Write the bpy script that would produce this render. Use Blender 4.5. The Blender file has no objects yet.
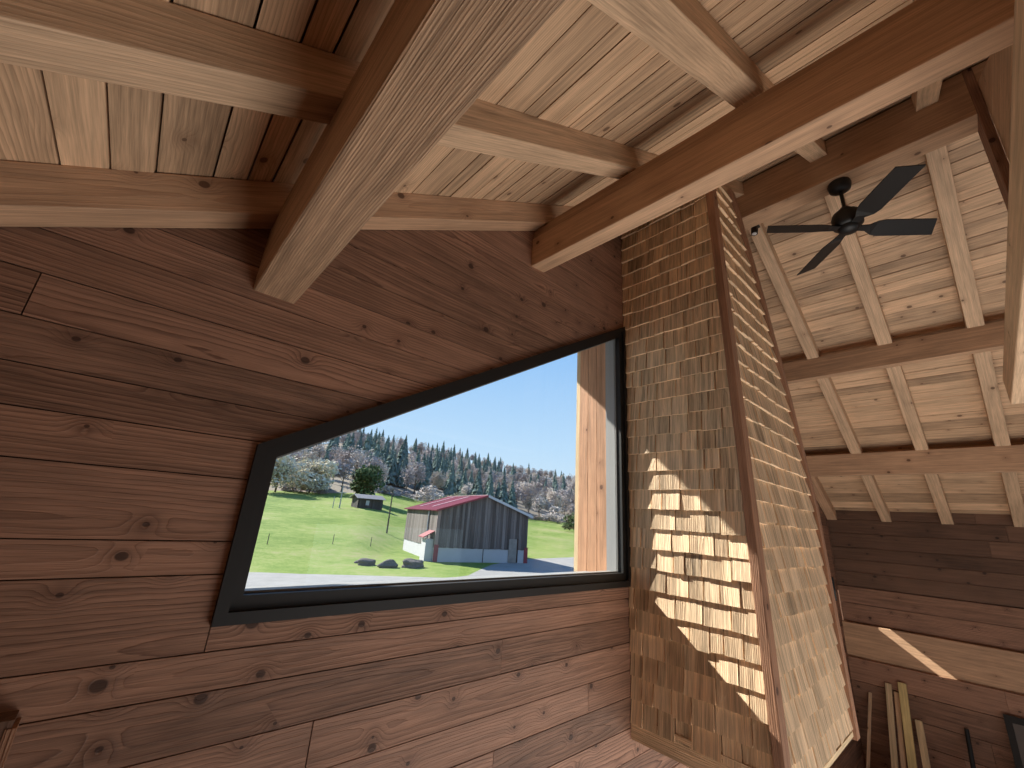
import bpy, math, random
from mathutils import Vector, Matrix

random.seed(7)
S = 0.7                       # indoor drawing units -> metres
SCN = bpy.context.scene
COL = SCN.collection
V = Vector

# ------------------------------------------------------------------ node helpers
def nmat(name):
    m = bpy.data.materials.new(name); m.use_nodes = True
    nt = m.node_tree
    b = nt.nodes['Principled BSDF']
    return m, nt, b

class NB:
    """tiny expression helper for shader math"""
    def __init__(s, nt): s.nt = nt
    def _in(s, sock, v):
        if isinstance(v, bpy.types.NodeSocket): s.nt.links.new(v, sock)
        elif v is not None: sock.default_value = v
    def m(s, op, a, b=None, c=None, clamp=False):
        n = s.nt.nodes.new('ShaderNodeMath'); n.operation = op; n.use_clamp = clamp
        s._in(n.inputs[0], a)
        if b is not None: s._in(n.inputs[1], b)
        if c is not None: s._in(n.inputs[2], c)
        return n.outputs[0]
    def xyz(s, x, y, z):
        n = s.nt.nodes.new('ShaderNodeCombineXYZ')
        for i, v in enumerate((x, y, z)): s._in(n.inputs[i], v)
        return n.outputs[0]
    def noise(s, vec, scale=1., detail=2., rough=.5, dist=0.):
        n = s.nt.nodes.new('ShaderNodeTexNoise')
        s._in(n.inputs['Vector'], vec); n.inputs['Scale'].default_value = scale
        n.inputs['Detail'].default_value = detail; n.inputs['Roughness'].default_value = rough
        n.inputs['Distortion'].default_value = dist
        return n.outputs['Fac'] if 'Fac' in n.outputs else n.outputs[0]
    def ramp(s, fac, stops, interp='LINEAR'):
        n = s.nt.nodes.new('ShaderNodeValToRGB'); s._in(n.inputs[0], fac)
        cr = n.color_ramp; cr.interpolation = interp
        while len(cr.elements) < len(stops): cr.elements.new(.5)
        for e, (p, c) in zip(cr.elements, stops):
            e.position = p; e.color = c if len(c) == 4 else (*c, 1)
        return n.outputs[0]
    def mix(s, fac, a, b, blend='MIX'):
        n = s.nt.nodes.new('ShaderNodeMix'); n.data_type = 'RGBA'; n.blend_type = blend
        s._in(n.inputs[0], fac)
        for i, v in ((6, a), (7, b)):
            if not isinstance(v, bpy.types.NodeSocket): v = (*v[:3], 1)
            s._in(n.inputs[i], v)
        return n.outputs[2]
    def maprange(s, v, a, b, c, d, smooth=False):
        n = s.nt.nodes.new('ShaderNodeMapRange')
        if smooth: n.interpolation_type = 'SMOOTHSTEP'
        s._in(n.inputs[0], v)
        for i, q in enumerate((a, b, c, d)): n.inputs[i+1].default_value = q
        return n.outputs[0]
    def bump(s, h, strength, dist):
        n = s.nt.nodes.new('ShaderNodeBump'); s._in(n.inputs['Height'], h)
        n.inputs['Strength'].default_value = strength; n.inputs['Distance'].default_value = dist
        return n.outputs[0]

def srgb(r, g, b):
    f = lambda c: (c/255/12.92) if c/255 <= .04045 else ((c/255+.055)/1.055)**2.4
    return (f(r), f(g), f(b))

DESAT = .27
def wood(name, light, dark, ring=.55, ringw=.011, bump=.25, fine=.35, knot=.8, knots=.82, tintamt=.35, rough=.62, stain=.35, wander=.1, pith=.16):
    m, nt, bs = nmat(name); N = NB(nt)
    def tone(c, k=DESAT):
        l = .35*c[0]+.45*c[1]+.2*c[2]
        return tuple((x+(l-x)*k)*w_ for x, w_ in zip(c, (1., 1.008, .95)))
    light, dark = tone(light), tone(dark)
    uvn = nt.nodes.new('ShaderNodeUVMap'); uvn.uv_map = 'UVMap'
    sp = nt.nodes.new('ShaderNodeSeparateXYZ'); nt.links.new(uvn.outputs[0], sp.inputs[0])
    u, v = sp.outputs[0], sp.outputs[1]
    at = nt.nodes.new('ShaderNodeAttribute'); at.attribute_name = 'tint'
    t = at.outputs['Fac']
    seed = N.m('MULTIPLY', t, 91.7)
    # knots
    vor = nt.nodes.new('ShaderNodeTexVoronoi'); vor.voronoi_dimensions = '2D'; vor.inputs['Scale'].default_value = 1.
    nt.links.new(N.xyz(N.m('MULTIPLY_ADD', u, 4.2, N.m('MULTIPLY', seed, 7.3)), N.m('MULTIPLY_ADD', v, 5.2, N.m('MULTIPLY', seed, 3.1)), 0.), vor.inputs['Vector'])
    kd = vor.outputs['Distance']
    sc = nt.nodes.new('ShaderNodeSeparateColor'); nt.links.new(vor.outputs['Color'], sc.inputs[0])
    has = N.m('GREATER_THAN', sc.outputs[0], knots)
    size = N.m('MULTIPLY_ADD', N.m('POWER', sc.outputs[1], 1.6), .085, .03)
    kn = N.m('MULTIPLY', N.m('SUBTRACT', 1., N.m('DIVIDE', kd, size), clamp=True), has)
    kn = N.m('MINIMUM', N.m('MULTIPLY', kn, 4.), 1.)
    swirl = N.m('MULTIPLY', N.m('POWER', 2.718, N.m('MULTIPLY', N.m('MULTIPLY', kd, kd), -26.)), has)
    # flat-sawn ring pattern
    n1 = N.noise(N.xyz(N.m('MULTIPLY', u, .9), N.m('MULTIPLY', v, 3.), seed), 1., 2.)
    vw = N.m('ADD', v, N.m('MULTIPLY', N.m('SUBTRACT', n1, .5), wander))
    n2 = N.noise(N.xyz(N.m('MULTIPLY', u, .55), N.m('ADD', seed, 5.), 0.), 1., 1.)
    h = N.m('MULTIPLY', N.m('SUBTRACT', n2, .3), pith)
    off = N.m('MULTIPLY', N.m('SUBTRACT', N.m('FRACT', N.m('MULTIPLY', seed, 3.37)), .5), .22)
    dv = N.m('SUBTRACT', vw, off)
    r = N.m('SQRT', N.m('ADD', N.m('MULTIPLY', dv, dv), N.m('MULTIPLY', h, h)))
    n3 = N.noise(N.xyz(N.m('MULTIPLY', u, 5.), N.m('MULTIPLY', v, 24.), seed), 1., 3., .6)
    ph = N.m('ADD', N.m('MULTIPLY', r, 1./ringw), N.m('ADD', N.m('MULTIPLY', swirl, 2.6), N.m('MULTIPLY', n3, .9)))
    saw = N.m('FRACT', ph)
    late = N.m('POWER', saw, 2.6)
    late = N.m('MULTIPLY', late, N.maprange(saw, .93, 1., 1., 0.))
    # fine fibres
    fib = N.noise(N.xyz(N.m('MULTIPLY', u, 7.), N.m('MULTIPLY', v, 260.), seed), 1., 2., .6)
    med = N.noise(N.xyz(N.m('MULTIPLY', u, 1.6), N.m('MULTIPLY', v, 38.), seed), 1., 3., .6)
    big = N.noise(N.xyz(N.m('MULTIPLY', u, 1.3), N.m('MULTIPLY', v, 2.5), N.m('ADD', seed, 3.)), 1., 3., .6)
    ringfac = N.m('MULTIPLY', late, N.m('MULTIPLY', N.m('MULTIPLY', N.maprange(big, .3, .7, .55, 1.2), N.maprange(N.m('FRACT', N.m('MULTIPLY', seed, 5.13)), 0., 1., .3, 1.15)), ring), clamp=True)
    col = N.mix(ringfac, light, dark)
    shade = N.m('ADD', N.m('MULTIPLY', N.m('SUBTRACT', fib, .5), fine*2.), N.m('MULTIPLY', N.m('SUBTRACT', med, .5), fine*3.2))
    shade = N.m('ADD', shade, N.m('MULTIPLY', N.m('SUBTRACT', big, .5), stain*2.4))
    shade = N.m('ADD', shade, N.m('MULTIPLY', N.m('SUBTRACT', t, .5), tintamt*1.6))
    shade = N.m('ADD', shade, 1.)
    g = nt.nodes.new('ShaderNodeVectorMath'); g.operation = 'SCALE'
    nt.links.new(col, g.inputs[0]); nt.links.new(shade, g.inputs[3])
    kcol = tuple(c*.2 for c in dark)
    fin = N.mix(N.m('MULTIPLY', kn, knot), g.outputs[0], kcol)
    # a reddish halo round each knot
    halo = N.m('MULTIPLY', N.m('MULTIPLY', swirl, N.m('LESS_THAN', kd, .5)), .35)
    fin = N.mix(halo, fin, tuple(c*.8 for c in dark))
    nt.links.new(fin, bs.inputs['Base Color'])
    bs.inputs['Roughness'].default_value = rough
    bs.inputs['Specular IOR Level'].default_value = .3
    hh = N.m('ADD', N.m('MULTIPLY', late, 1.), N.m('MULTIPLY', fib, .8))
    hh = N.m('ADD', hh, N.m('MULTIPLY', med, .7))
    nt.links.new(N.bump(hh, bump, .004), bs.inputs['Normal'])
    return m

def plain(name, col, rough=.5, metal=0., var=.0, vscale=8., bump=0., spec=.5):
    m, nt, bs = nmat(name); N = NB(nt)
    bs.inputs['Roughness'].default_value = rough; bs.inputs['Metallic'].default_value = metal
    bs.inputs['Specular IOR Level'].default_value = spec
    tc = nt.nodes.new('ShaderNodeTexCoord')
    n = N.noise(tc.outputs['Object'], vscale, 4., .6)
    c = N.mix(n, tuple(x*(1-var) for x in col), tuple(min(1, x*(1+var)) for x in col))
    nt.links.new(c, bs.inputs['Base Color'])
    if bump: nt.links.new(N.bump(n, bump, .02), bs.inputs['Normal'])
    return m

# ------------------------------------------------------------------ mesh builder
class MB:
    def __init__(s): s.v = []; s.f = []; s.uv = []; s.t = []; s.mi = []
    def face(s, pts, uvs, t, mi=0):
        i = len(s.v); s.v += [tuple(p) for p in pts]; s.f.append(list(range(i, i+len(pts))))
        s.uv.append(uvs); s.t.append(t); s.mi.append(mi)
    def prism(s, poly, ext, grain, t=None, cen=None, uoff=None, mi=0, scale=S, caps=True):
        """poly: planar 3-D polygon; ext: extrusion vector; grain: fibre direction. Input units * scale."""
        P = [V(p)*scale for p in poly]; E = V(ext)*scale; g = V(grain).normalized()
        if t is None: t = random.random()
        if uoff is None: uoff = random.uniform(0, 50)
        c = V(cen)*scale if cen is not None else sum(P, V())/len(P)
        n = V((0, 0, 0))
        for i in range(len(P)): n += P[i].cross(P[(i+1) % len(P)])
        n.normalize()
        if n.dot(E) > 0: P = P[::-1]; n = -n      # front face looks away from the extrusion
        Q = [p+E for p in P]
        def emit(pts, nn, k=0):
            nn = nn.normalized()
            if abs(nn.dot(g)) > .9:
                a = nn.orthogonal().normalized(); b = nn.cross(a)
            else:
                a = g; b = nn.cross(g).normalized()
            uv = [((p-c).dot(a)+uoff, (p-c).dot(b)+k*.37) for p in pts]
            s.face(pts, uv, t, mi)
        if caps:
            emit(P, n); emit(Q[::-1], -n, 1)
        m = len(P)
        for i in range(m):
            a, b = P[i], P[(i+1) % m]
            if (b-a).length < 1e-6: continue
            q = [b, a, a+E, b+E]
            nn = (q[1]-q[0]).cross(q[2]-q[1])
            if nn.length < 1e-12: continue
            emit(q, nn, 2+i)
    def box(s, a, b, grain=(1, 0, 0), t=None, mi=0, scale=S, uoff=None):
        (x0, y0, z0), (x1, y1, z1) = a, b
        s.prism([(x0, y0, z0), (x1, y0, z0), (x1, y0, z1), (x0, y0, z1)], (0, y1-y0, 0), grain, t, ((x0+x1)/2, (y0+y1)/2, (z0+z1)/2), uoff, mi, scale)
    def beam(s, a, b, w, h, up=(0, 0, 1), t=None, mi=0, scale=S):
        """bar from a to b, w across, h along up"""
        a, b = V(a), V(b); d = (b-a).normalized(); up = V(up); side = d.cross(up).normalized(); up = side.cross(d).normalized()
        c = [a+side*w/2*i+up*h/2*j for i, j in ((-1, -1), (1, -1), (1, 1), (-1, 1))]
        s.prism(c, b-a, d, t, (a+b)/2, None, mi, scale)
    def tube(s, a, b, r0, r1=None, seg=12, mi=0, scale=S, t=.5, caps=True):
        a, b = V(a)*scale, V(b)*scale; r0 *= scale; r1 = r0 if r1 is None else r1*scale
        d = (b-a).normalized(); x = d.orthogonal().normalized(); y = d.cross(x)
        A = [a+(x*math.cos(k*2*math.pi/seg)+y*math.sin(k*2*math.pi/seg))*r0 for k in range(seg)]
        B = [b+(x*math.cos(k*2*math.pi/seg)+y*math.sin(k*2*math.pi/seg))*r1 for k in range(seg)]
        L = (b-a).length
        for k in range(seg):
            j = (k+1) % seg
            s.face([A[k], A[j], B[j], B[k]], [(0, k*.05), (0, k*.05+.05), (L, k*.05+.05), (L, k*.05)], t, mi)
        if caps:
            s.face(A[::-1], [(p.x, p.y) for p in A], t, mi); s.face(B, [(p.x, p.y) for p in B], t, mi)
    def lathe(s, c, prof, seg=24, mi=0, scale=S):
        c = V(c)*scale
        R = [[c+V((r*math.cos(k*2*math.pi/seg), r*math.sin(k*2*math.pi/seg), z))*scale if False else c+V((r*scale*math.cos(k*2*math.pi/seg), r*scale*math.sin(k*2*math.pi/seg), z*scale)) for k in range(seg)] for r, z in prof]
        for i in range(len(R)-1):
            for k in range(seg):
                j = (k+1) % seg
                s.face([R[i][k], R[i][j], R[i+1][j], R[i+1][k]], [(0, 0)]*4, .5, mi)
    def build(s, name, mats, parent=None, smooth=False, bevel=0., origin=None, weld=False):
        me = bpy.data.meshes.new(name)
        o0 = V(origin) if origin is not None else (V(parent.matrix_local.translation) if parent else V((0, 0, 0)))
        if parent is not None:
            p = parent; o0 = V((0, 0, 0))
            while p is not None: o0 += V(p.location); p = p.parent
        me.from_pydata([tuple(V(p)-o0) for p in s.v], [], s.f)
        uvl = me.uv_layers.new(name='UVMap')
        flat = [c for uv in s.uv for q in uv for c in q]
        uvl.data.foreach_set('uv', flat)
        at = me.attributes.new('tint', 'FLOAT', 'FACE'); at.data.foreach_set('value', s.t)
        if not isinstance(mats, (list, tuple)): mats = [mats]
        for m in mats: me.materials.append(m)
        me.polygons.foreach_set('material_index', s.mi)
        if smooth: me.polygons.foreach_set('use_smooth', [True]*len(s.f))
        me.update()
        if weld:
            import bmesh
            bm = bmesh.new(); bm.from_mesh(me); bmesh.ops.remove_doubles(bm, verts=bm.verts, dist=1e-5); bm.to_mesh(me); bm.free()
        ob = bpy.data.objects.new(name, me); COL.objects.link(ob)
        if parent is not None: ob.parent = parent
        elif origin is not None: ob.location = o0
        if bevel:
            import bmesh
            bm = bmesh.new(); bm.from_mesh(me); bmesh.ops.remove_doubles(bm, verts=bm.verts, dist=1e-5); bm.to_mesh(me); bm.free()
            bv = ob.modifiers.new('bevel', 'BEVEL'); bv.width = bevel; bv.segments = 2; bv.limit_method = 'ANGLE'; bv.angle_limit = math.radians(40)
        return ob

def tag(o, label, cat, group=None, kind='thing'):
    o['label'] = label; o['category'] = cat
    if group: o['group'] = group
    if kind: o['kind'] = kind
    return o
def struct(o, label=None, cat=None):
    o['kind'] = 'structure'
    if label: o['label'] = label
    if cat: o['category'] = cat
    return o
def root(name, loc, label=None, cat=None, group=None, kind='thing'):
    o = bpy.data.objects.new(name, None); COL.objects.link(o); o.location = loc; o.empty_display_size = .1
    if label: tag(o, label, cat, group, kind)
    return o

def clip(poly, a, b, c):
    """keep a*x+b*z<=c ; poly list of (x,z)"""
    out = []
    for i in range(len(poly)):
        p, q = poly[i], poly[(i+1) % len(poly)]
        dp, dq = a*p[0]+b*p[1]-c, a*q[0]+b*q[1]-c
        if dp <= 0: out.append(p)
        if dp*dq < 0:
            t = dp/(dp-dq); out.append((p[0]+(q[0]-p[0])*t, p[1]+(q[1]-p[1])*t))
    return out
def area(poly):
    return abs(sum(poly[i][0]*poly[(i+1) % len(poly)][1]-poly[(i+1) % len(poly)][0]*poly[i][1] for i in range(len(poly)))/2)

# ------------------------------------------------------------------ materials
W_WALL = wood('rustic_wall_boards', srgb(158, 108, 80), srgb(88, 50, 34), ring=.9, ringw=.017, bump=.4, fine=.4, knots=.62, stain=.38, wander=.07, pith=.2, tintamt=.34)
W_CEIL = wood('roof_boards', srgb(212, 166, 122), srgb(150, 100, 66), ring=.55, ringw=.013, bump=.15, fine=.38, knots=.74, stain=.42, tintamt=.3)
W_DUSK = wood('stained_and_shaded_boards', srgb(118, 80, 58), srgb(66, 40, 28), ring=.7, ringw=.014, bump=.3, fine=.35, knots=.7, stain=.4, tintamt=.3)  # dark wood of the corner panel; on the eaves wall it paints in shade
W_BEAM = wood('planed_beam_wood', srgb(206, 155, 112), srgb(146, 93, 60), ring=.45, ringw=.014, bump=.3, fine=.32, knots=.84, stain=.3, tintamt=.15)
W_BRUSH = wood('brushed_beam_wood', srgb(200, 154, 113), srgb(122, 78, 52), ring=.85, ringw=.0085, bump=.8, fine=.45, knots=.985, stain=.3, tintamt=.1, wander=.06, pith=.3)
W_DARK = wood('dark_rustic_beam_wood', srgb(160, 108, 76), srgb(84, 48, 32), ring=.8, ringw=.014, bump=.5, fine=.4, knots=.8, stain=.4, tintamt=.15)
W_RAFT = wood('rafter_wood', srgb(216, 172, 130), srgb(156, 106, 72), ring=.45, ringw=.013, bump=.25, fine=.35, knots=.85, stain=.3, tintamt=.2)
W_SHING = wood('larch_shingles', srgb(226, 186, 142), srgb(186, 140, 98), ring=.3, ringw=.012, bump=.8, fine=.55, knots=.995, stain=.15, tintamt=.24, knot=.2)
W_TRIM = wood('reddish_trim_wood', srgb(176, 118, 80), srgb(110, 60, 38), ring=.7, ringw=.0095, bump=.8, fine=.4, knots=.92, stain=.3, tintamt=.15)
W_OUT = wood('larch_cladding_outside', srgb(214, 148, 100), srgb(150, 84, 50), ring=.8, ringw=.012, bump=.4, fine=.35, knots=.9, stain=.3, tintamt=.25)
W_PALE = wood('pale_batten_wood', srgb(226, 190, 140), srgb(190, 146, 100), ring=.4, ringw=.014, bump=.2, fine=.3, knots=.9, stain=.2, tintamt=.2)
W_YEL = wood('yellow_batten_wood', srgb(224, 192, 110), srgb(196, 156, 80), ring=.4, ringw=.014, bump=.2, fine=.3, knots=.9, stain=.2, tintamt=.1)
W_FLOOR = wood('floor_boards', srgb(190, 150, 112), srgb(140, 96, 64), ring=.4, bump=.1, tintamt=.2)
M_GAP = plain('dark_backing', srgb(52, 32, 22), .9)
M_FRAME = plain('anthracite_window_frame', (.004, .0032, .003), .6, .0, .05, spec=.5)
M_FRAME2 = plain('anthracite_frame_inner', (.006, .005, .0045), .6, .0, .05, spec=.5)
M_ALU = plain('grey_aluminium_reveal', srgb(150, 150, 150), .45, .0, .06)
M_SPACER = plain('pale_spacer_bar', srgb(120, 120, 118), .4)
M_BLACK = plain('matt_black_metal', srgb(22, 23, 25), .5, 0., .1)
M_CABLE = plain('black_rubber', srgb(20, 20, 20), .6)

def glass_mat():
    m, nt, bs = nmat('window_glass'); nt.nodes.remove(bs)
    out = nt.nodes['Material Output']
    tr = nt.nodes.new('ShaderNodeBsdfTransparent'); tr.inputs[0].default_value = (.97, .98, .97, 1)
    gl = nt.nodes.new('ShaderNodeBsdfGlossy'); gl.inputs['Roughness'].default_value = .01
    lw = nt.nodes.new('ShaderNodeLayerWeight'); lw.inputs[0].default_value = .5
    N = NB(nt); fr = nt.nodes.new('ShaderNodeMath'); fr.operation = 'MULTIPLY_ADD'
    nt.links.new(N.m('POWER', lw.outputs['Facing'], 5.), fr.inputs[0]); fr.inputs[1].default_value = .5; fr.inputs[2].default_value = .02
    mx = nt.nodes.new('ShaderNodeMixShader')
    nt.links.new(fr.outputs[0], mx.inputs[0]); nt.links.new(tr.outputs[0], mx.inputs[1]); nt.links.new(gl.outputs[0], mx.inputs[2])
    nt.links.new(mx.outputs[0], out.inputs[0])
    return m
M_GLASS = glass_mat()

# ------------------------------------------------------------------ room geometry (drawing units; eye level z = 0, window wall y = 0)
K = .577
XL, XR, YB, ZF = -1.9, 14.4, -9.0, -5.1
RX = 6.28
rafz = lambda x: 1.645+K*x if x <= RX else 8.89-K*x
brdz = lambda x: rafz(x)+.262

# ---- window wall: horizontal rustic boards with the polygonal window hole
WX0, WX1, WZ0 = .53, 4.66, -.67
wtop = lambda x: .34+.573*(x-.54)
#columns: (x0,x1,[(bottom line (a,b) z=a*x+b, top line)])
BIG = 20
cols = [
    (XL, WX0, [((0, ZF), (0, BIG))]),
    (WX0, WX1, [((0, ZF), (0, WZ0)), ((.573, .34-.573*.54), (0, BIG))]),
    (WX1, 7.6, [((0, ZF), (0, BIG))]),
    (7.6, 10.9, [((0, -2.7), (0, BIG))]),
    (10.9, 13.58, [((0, ZF), (0, BIG))]),
    (13.58, 14.12, [((0, ZF), (0, -1.46)), ((0, -.91), (0, BIG))]),
    (14.12, XR, [((0, ZF), (0, BIG))]),
]
def wall_cells(x0, x1, z0, z1):
    out = []
    for cx0, cx1, cells in cols:
        a, b = max(x0, cx0), min(x1, cx1)
        if b-a < 1e-4: continue
        for (ba, bb), (ta, tb) in cells:
            p = [(a, z0), (b, z0), (b, z1), (a, z1)]
            p = clip(p, ba, -1, -bb)              # z >= ba x + bb
            if len(p) > 2: p = clip(p, -ta, 1, tb)
            if len(p) > 2: p = clip(p, -K, 1, 1.645+.262-.005)
            if len(p) > 2: p = clip(p, K, 1, 8.89+.262-.005)
            if len(p) > 2 and area(p) > 1e-5: out.append(p)
    return out
seams = [ZF, -4.7, -4.3, -3.95, -3.6, -3.25, -2.95, -2.62, -2.33, -2.05, -1.77, -1.52, -1.25, -.99, -.80, -.41, -.235, .12, .355, .56, .79, 1.03, 1.26, 1.50, 1.73, 1.98, 2.25, 2.48, 2.75, 3.02, 3.3, 3.55, 3.82, 4.1, 4.4, 4.7, 5.0, 5.3, 5.6]
joints = {-1.25: [2.71], -1.52: [1.2, 6.], -2.05: [2.69], -1.77: [3.9], -.80: [.534], -2.33: [3.1], .79: [-.6], 1.50: [3.2], .355: [-.9]}
mb = MB()
g = .0034
for z0, z1 in zip(seams[:-1], seams[1:]):
    js = [XL]+joints.get(z0, [])+[XR]
    for a, b in zip(js[:-1], js[1:]):
        t = random.random(); uo = random.uniform(0, 40); dy = random.uniform(0, .004)
        if z0 == -.80: t = .62 if a > 0 else .45
        for p in wall_cells(a+(.003 if a > XL else 0), b-(.003 if b < XR else 0), z0+g, z1-g):
            mb.prism([(x, -dy, z) for x, z in p], (0, .014+dy, 0), (1, 0, 0), t, ((a+b)/2, 0, (z0+z1)/2), uo)
w = struct(mb.build('wall_front', W_WALL), 'window wall of wide rustic reddish brown boards laid horizontally', 'wall')
mb = MB()
for p in wall_cells(XL-.3, XR+.3, ZF-.2, 7.):
    mb.prism([(x, .014, z) for x, z in p], (0, .386, 0), (1, 0, 0), .3)
mb.build('wall_core', M_GAP, w)

# ---- eaves walls and back wall
def boards_x(mb, x, nx, y0, y1, zs, th=.05, jit=.01, joints=0):
    for z0, z1 in zip(zs[:-1], zs[1:]):
        cuts = sorted([y0, y1]+[random.uniform(y0+1, y1-1) for _ in range(joints)])
        for a, b in zip(cuts[:-1], cuts[1:]):
            d = random.uniform(0, jit)
            xa = x+nx*d
            mb.box((min(xa, x-nx*th), a+.002, z0+.005), (max(xa, x-nx*th), b-.002, z1-.005), (0, 1, 0))
mb = MB()
boards_x(mb, XL, 1, YB, -.01, [ZF+.3*i for i in range(20)], joints=1)
mb.box((XL-.3, YB, ZF), (XL-.05, .3, 1.05), (0, 1, 0))
struct(mb.build('wall_left', W_WALL), 'low eaves wall of brown boards on the left side of the room', 'wall')
mb = MB()
boards_x(mb, 14.25, -1, YB, -.01, [ZF, -4.6, -4.15, -3.7, -3.2, -2.70], joints=2)
mb.box((14.3, YB, ZF), (14.6, -.0, -2.72), (0, 1, 0), .3)
mb.box((14.55, YB, -2.72), (14.8, .3, .95), (0, 1, 0), .3)
wr = struct(mb.build('wall_right', W_WALL), 'far eaves wall of brown boards stepping out towards the floor', 'wall')
mb = MB()
for i in range(26):
    z0 = ZF+i*.42; z1 = z0+.415
    for (x0, x1) in ((XL, 4.), (4., 9.), (9., XR)):
        # glazed opening 4..9, from floor to z=-.6
        if x0 == 4. and z0 < -.7: continue
        p = clip(clip([(x0, z0), (x1, z0), (x1, z1), (x0, z1)], -K, 1, 1.9), K, 1, 9.14)
        if len(p) > 2 and area(p) > 1e-4: mb.prism([(x, YB, z) for x, z in p], (0, -.2, 0), (1, 0, 0))
struct(mb.build('wall_back', W_WALL), 'gable wall of brown boards behind the viewer', 'wall')
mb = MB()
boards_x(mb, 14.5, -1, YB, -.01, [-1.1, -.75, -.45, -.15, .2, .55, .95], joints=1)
mb.build('upper_boards', W_DUSK, wr)  # shade under the eaves painted in by a darker board colour
mb = MB()
boards_x(mb, 14.46, -1, YB, -.01, [-1.94, -1.5, -1.11], joints=0)
mb.build('middle_boards', W_WALL, wr)
# floor
mb = MB()
for i in range(34):
    x0 = XL+i*(XR+.1-XL)/34; x1 = x0+(XR+.1-XL)/34
    mb.box((x0+.004, YB, ZF-.12), (x1-.004, -.0, ZF), (0, 1, 0))
struct(mb.build('floor', W_FLOOR), 'plank floor of the main room', 'floor')
# ---- ceiling boards, one mesh per slope; they run parallel to the purlins
def slope(name, x0, x1, label, known=None):
    mb = MB(); sx = 1 if x1 > x0 else -1
    x = x0; ks = list(known or [])
    zf = lambda q: (1.645+K*q if x0 < RX and x1 <= RX+.01 else 8.89-K*q)+.262
    while x < x1-.02:
        wdt = ks.pop(0) if ks else random.choice([.12, .15, .17, .2, .22, .14])*1.08
        xe = min(x+wdt, x1)
        ycuts = [YB, random.uniform(-7, -4.5), .0] if random.random() < .5 else [YB, 0.]
        if name == 'ceiling' : ov = 3.4
        for a, b in zip(ycuts[:-1], ycuts[1:]):
            d = random.uniform(-.006, .006)
            bb = b
            mb.prism([(x+.005, a, zf(x+.005)+d), (xe-.005, a, zf(xe-.005)+d), (xe-.005, a, zf(xe-.005)+.05), (x+.005, a, zf(x+.005)+.05)], (0, bb-a-.004, 0), (0, 1, 0), None, ((x+xe)/2, (a+b)/2, zf((x+xe)/2)))
        x = xe
    ob = mb.build(name, W_CEIL)
    return struct(ob, label, 'ceiling')
c1 = slope('ceiling', XL, RX, 'left ceiling slope of pale narrow pine boards')
c2 = slope('ceiling_right', RX, XR+.1, 'right ceiling slope of pale pine boards beyond the fan')
# outer roof deck, running out over the gable as an eave
mb = MB()
OV = 3.54
for xa, xb in ((XL-1.2, RX), (RX, XR+1.2)):
    zf = lambda q: (1.645+K*q if xb <= RX else 8.89-K*q)+.33
    mb.prism([(xa, YB-.5, zf(xa)), (xb, YB-.5, zf(xb)), (xb, YB-.5, zf(xb)+.35), (xa, YB-.5, zf(xa)+.35)], (0, -YB+.5+OV, 0), (0, 1, 0), .5)
struct(mb.build('roof_deck', W_DARK), 'roof deck running out over the gable', 'roof')

# ------------------------------------------------------------------ purlins
def beam_y(name, x0, x1, z0, z1, mat, label, y0=YB, y1=.03, bevel=.012, z0b=None, group=None):
    z0b = z0 if z0b is None else z0b
    mb = MB()
    n = 10
    c = ((x0+x1)/2, 0, (z0+z1)/2)
    mb.prism([(x0, y0, z0), (x1, y0, z0b), (x1, y0, z1), (x0, y0, z1)], (0, y1-y0, 0), (0, 1, 0), random.random(), c)
    ob = mb.build(name, mat, bevel=bevel*S)
    return tag(ob, label, 'beam', group)
beam_y('purlin', .28, .54, 1.33, rafz(.28)+.05, W_BRUSH, 'thick brushed-grain purlin beam nearest the viewer, ending above the window top-left')
b2 = beam_y('purlin', 2.79, 3.0, 2.775, 3.15, W_BEAM, 'long smooth purlin beam crossing in front of the shingled hood top', z0b=2.79)
mb = MB(); mb.box((2.81, YB, 3.15), (2.99, -.0, rafz(2.81)+.02), (0, 1, 0), .2)
mb.build('packing_strip', W_BEAM, b2)
for ob_ in (b2, b2.children[0]):
    for v_ in ob_.data.vertices: v_.co.z += .034*v_.co.y
beam_y('ridge_beam', 6.11, 6.44, 4.75, 5.42, W_BEAM, 'dark ridge beam at the roof peak that carries the black fan')
beam_y('purlin', 9.47, 9.64, 3.03, 3.44, W_BEAM, 'dark purlin beam of the far slope next below the fan')
beam_y('purlin', 12.1, 12.27, 1.43, 1.92, W_BEAM, 'lowest purlin beam of the far slope above the eaves wall')
beam_y('wall_plate_beam', 14.34, 14.56, -2.72, -1.945, W_BEAM, 'pale horizontal wall beam with a sunlit streak on the far eaves wall')

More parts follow.
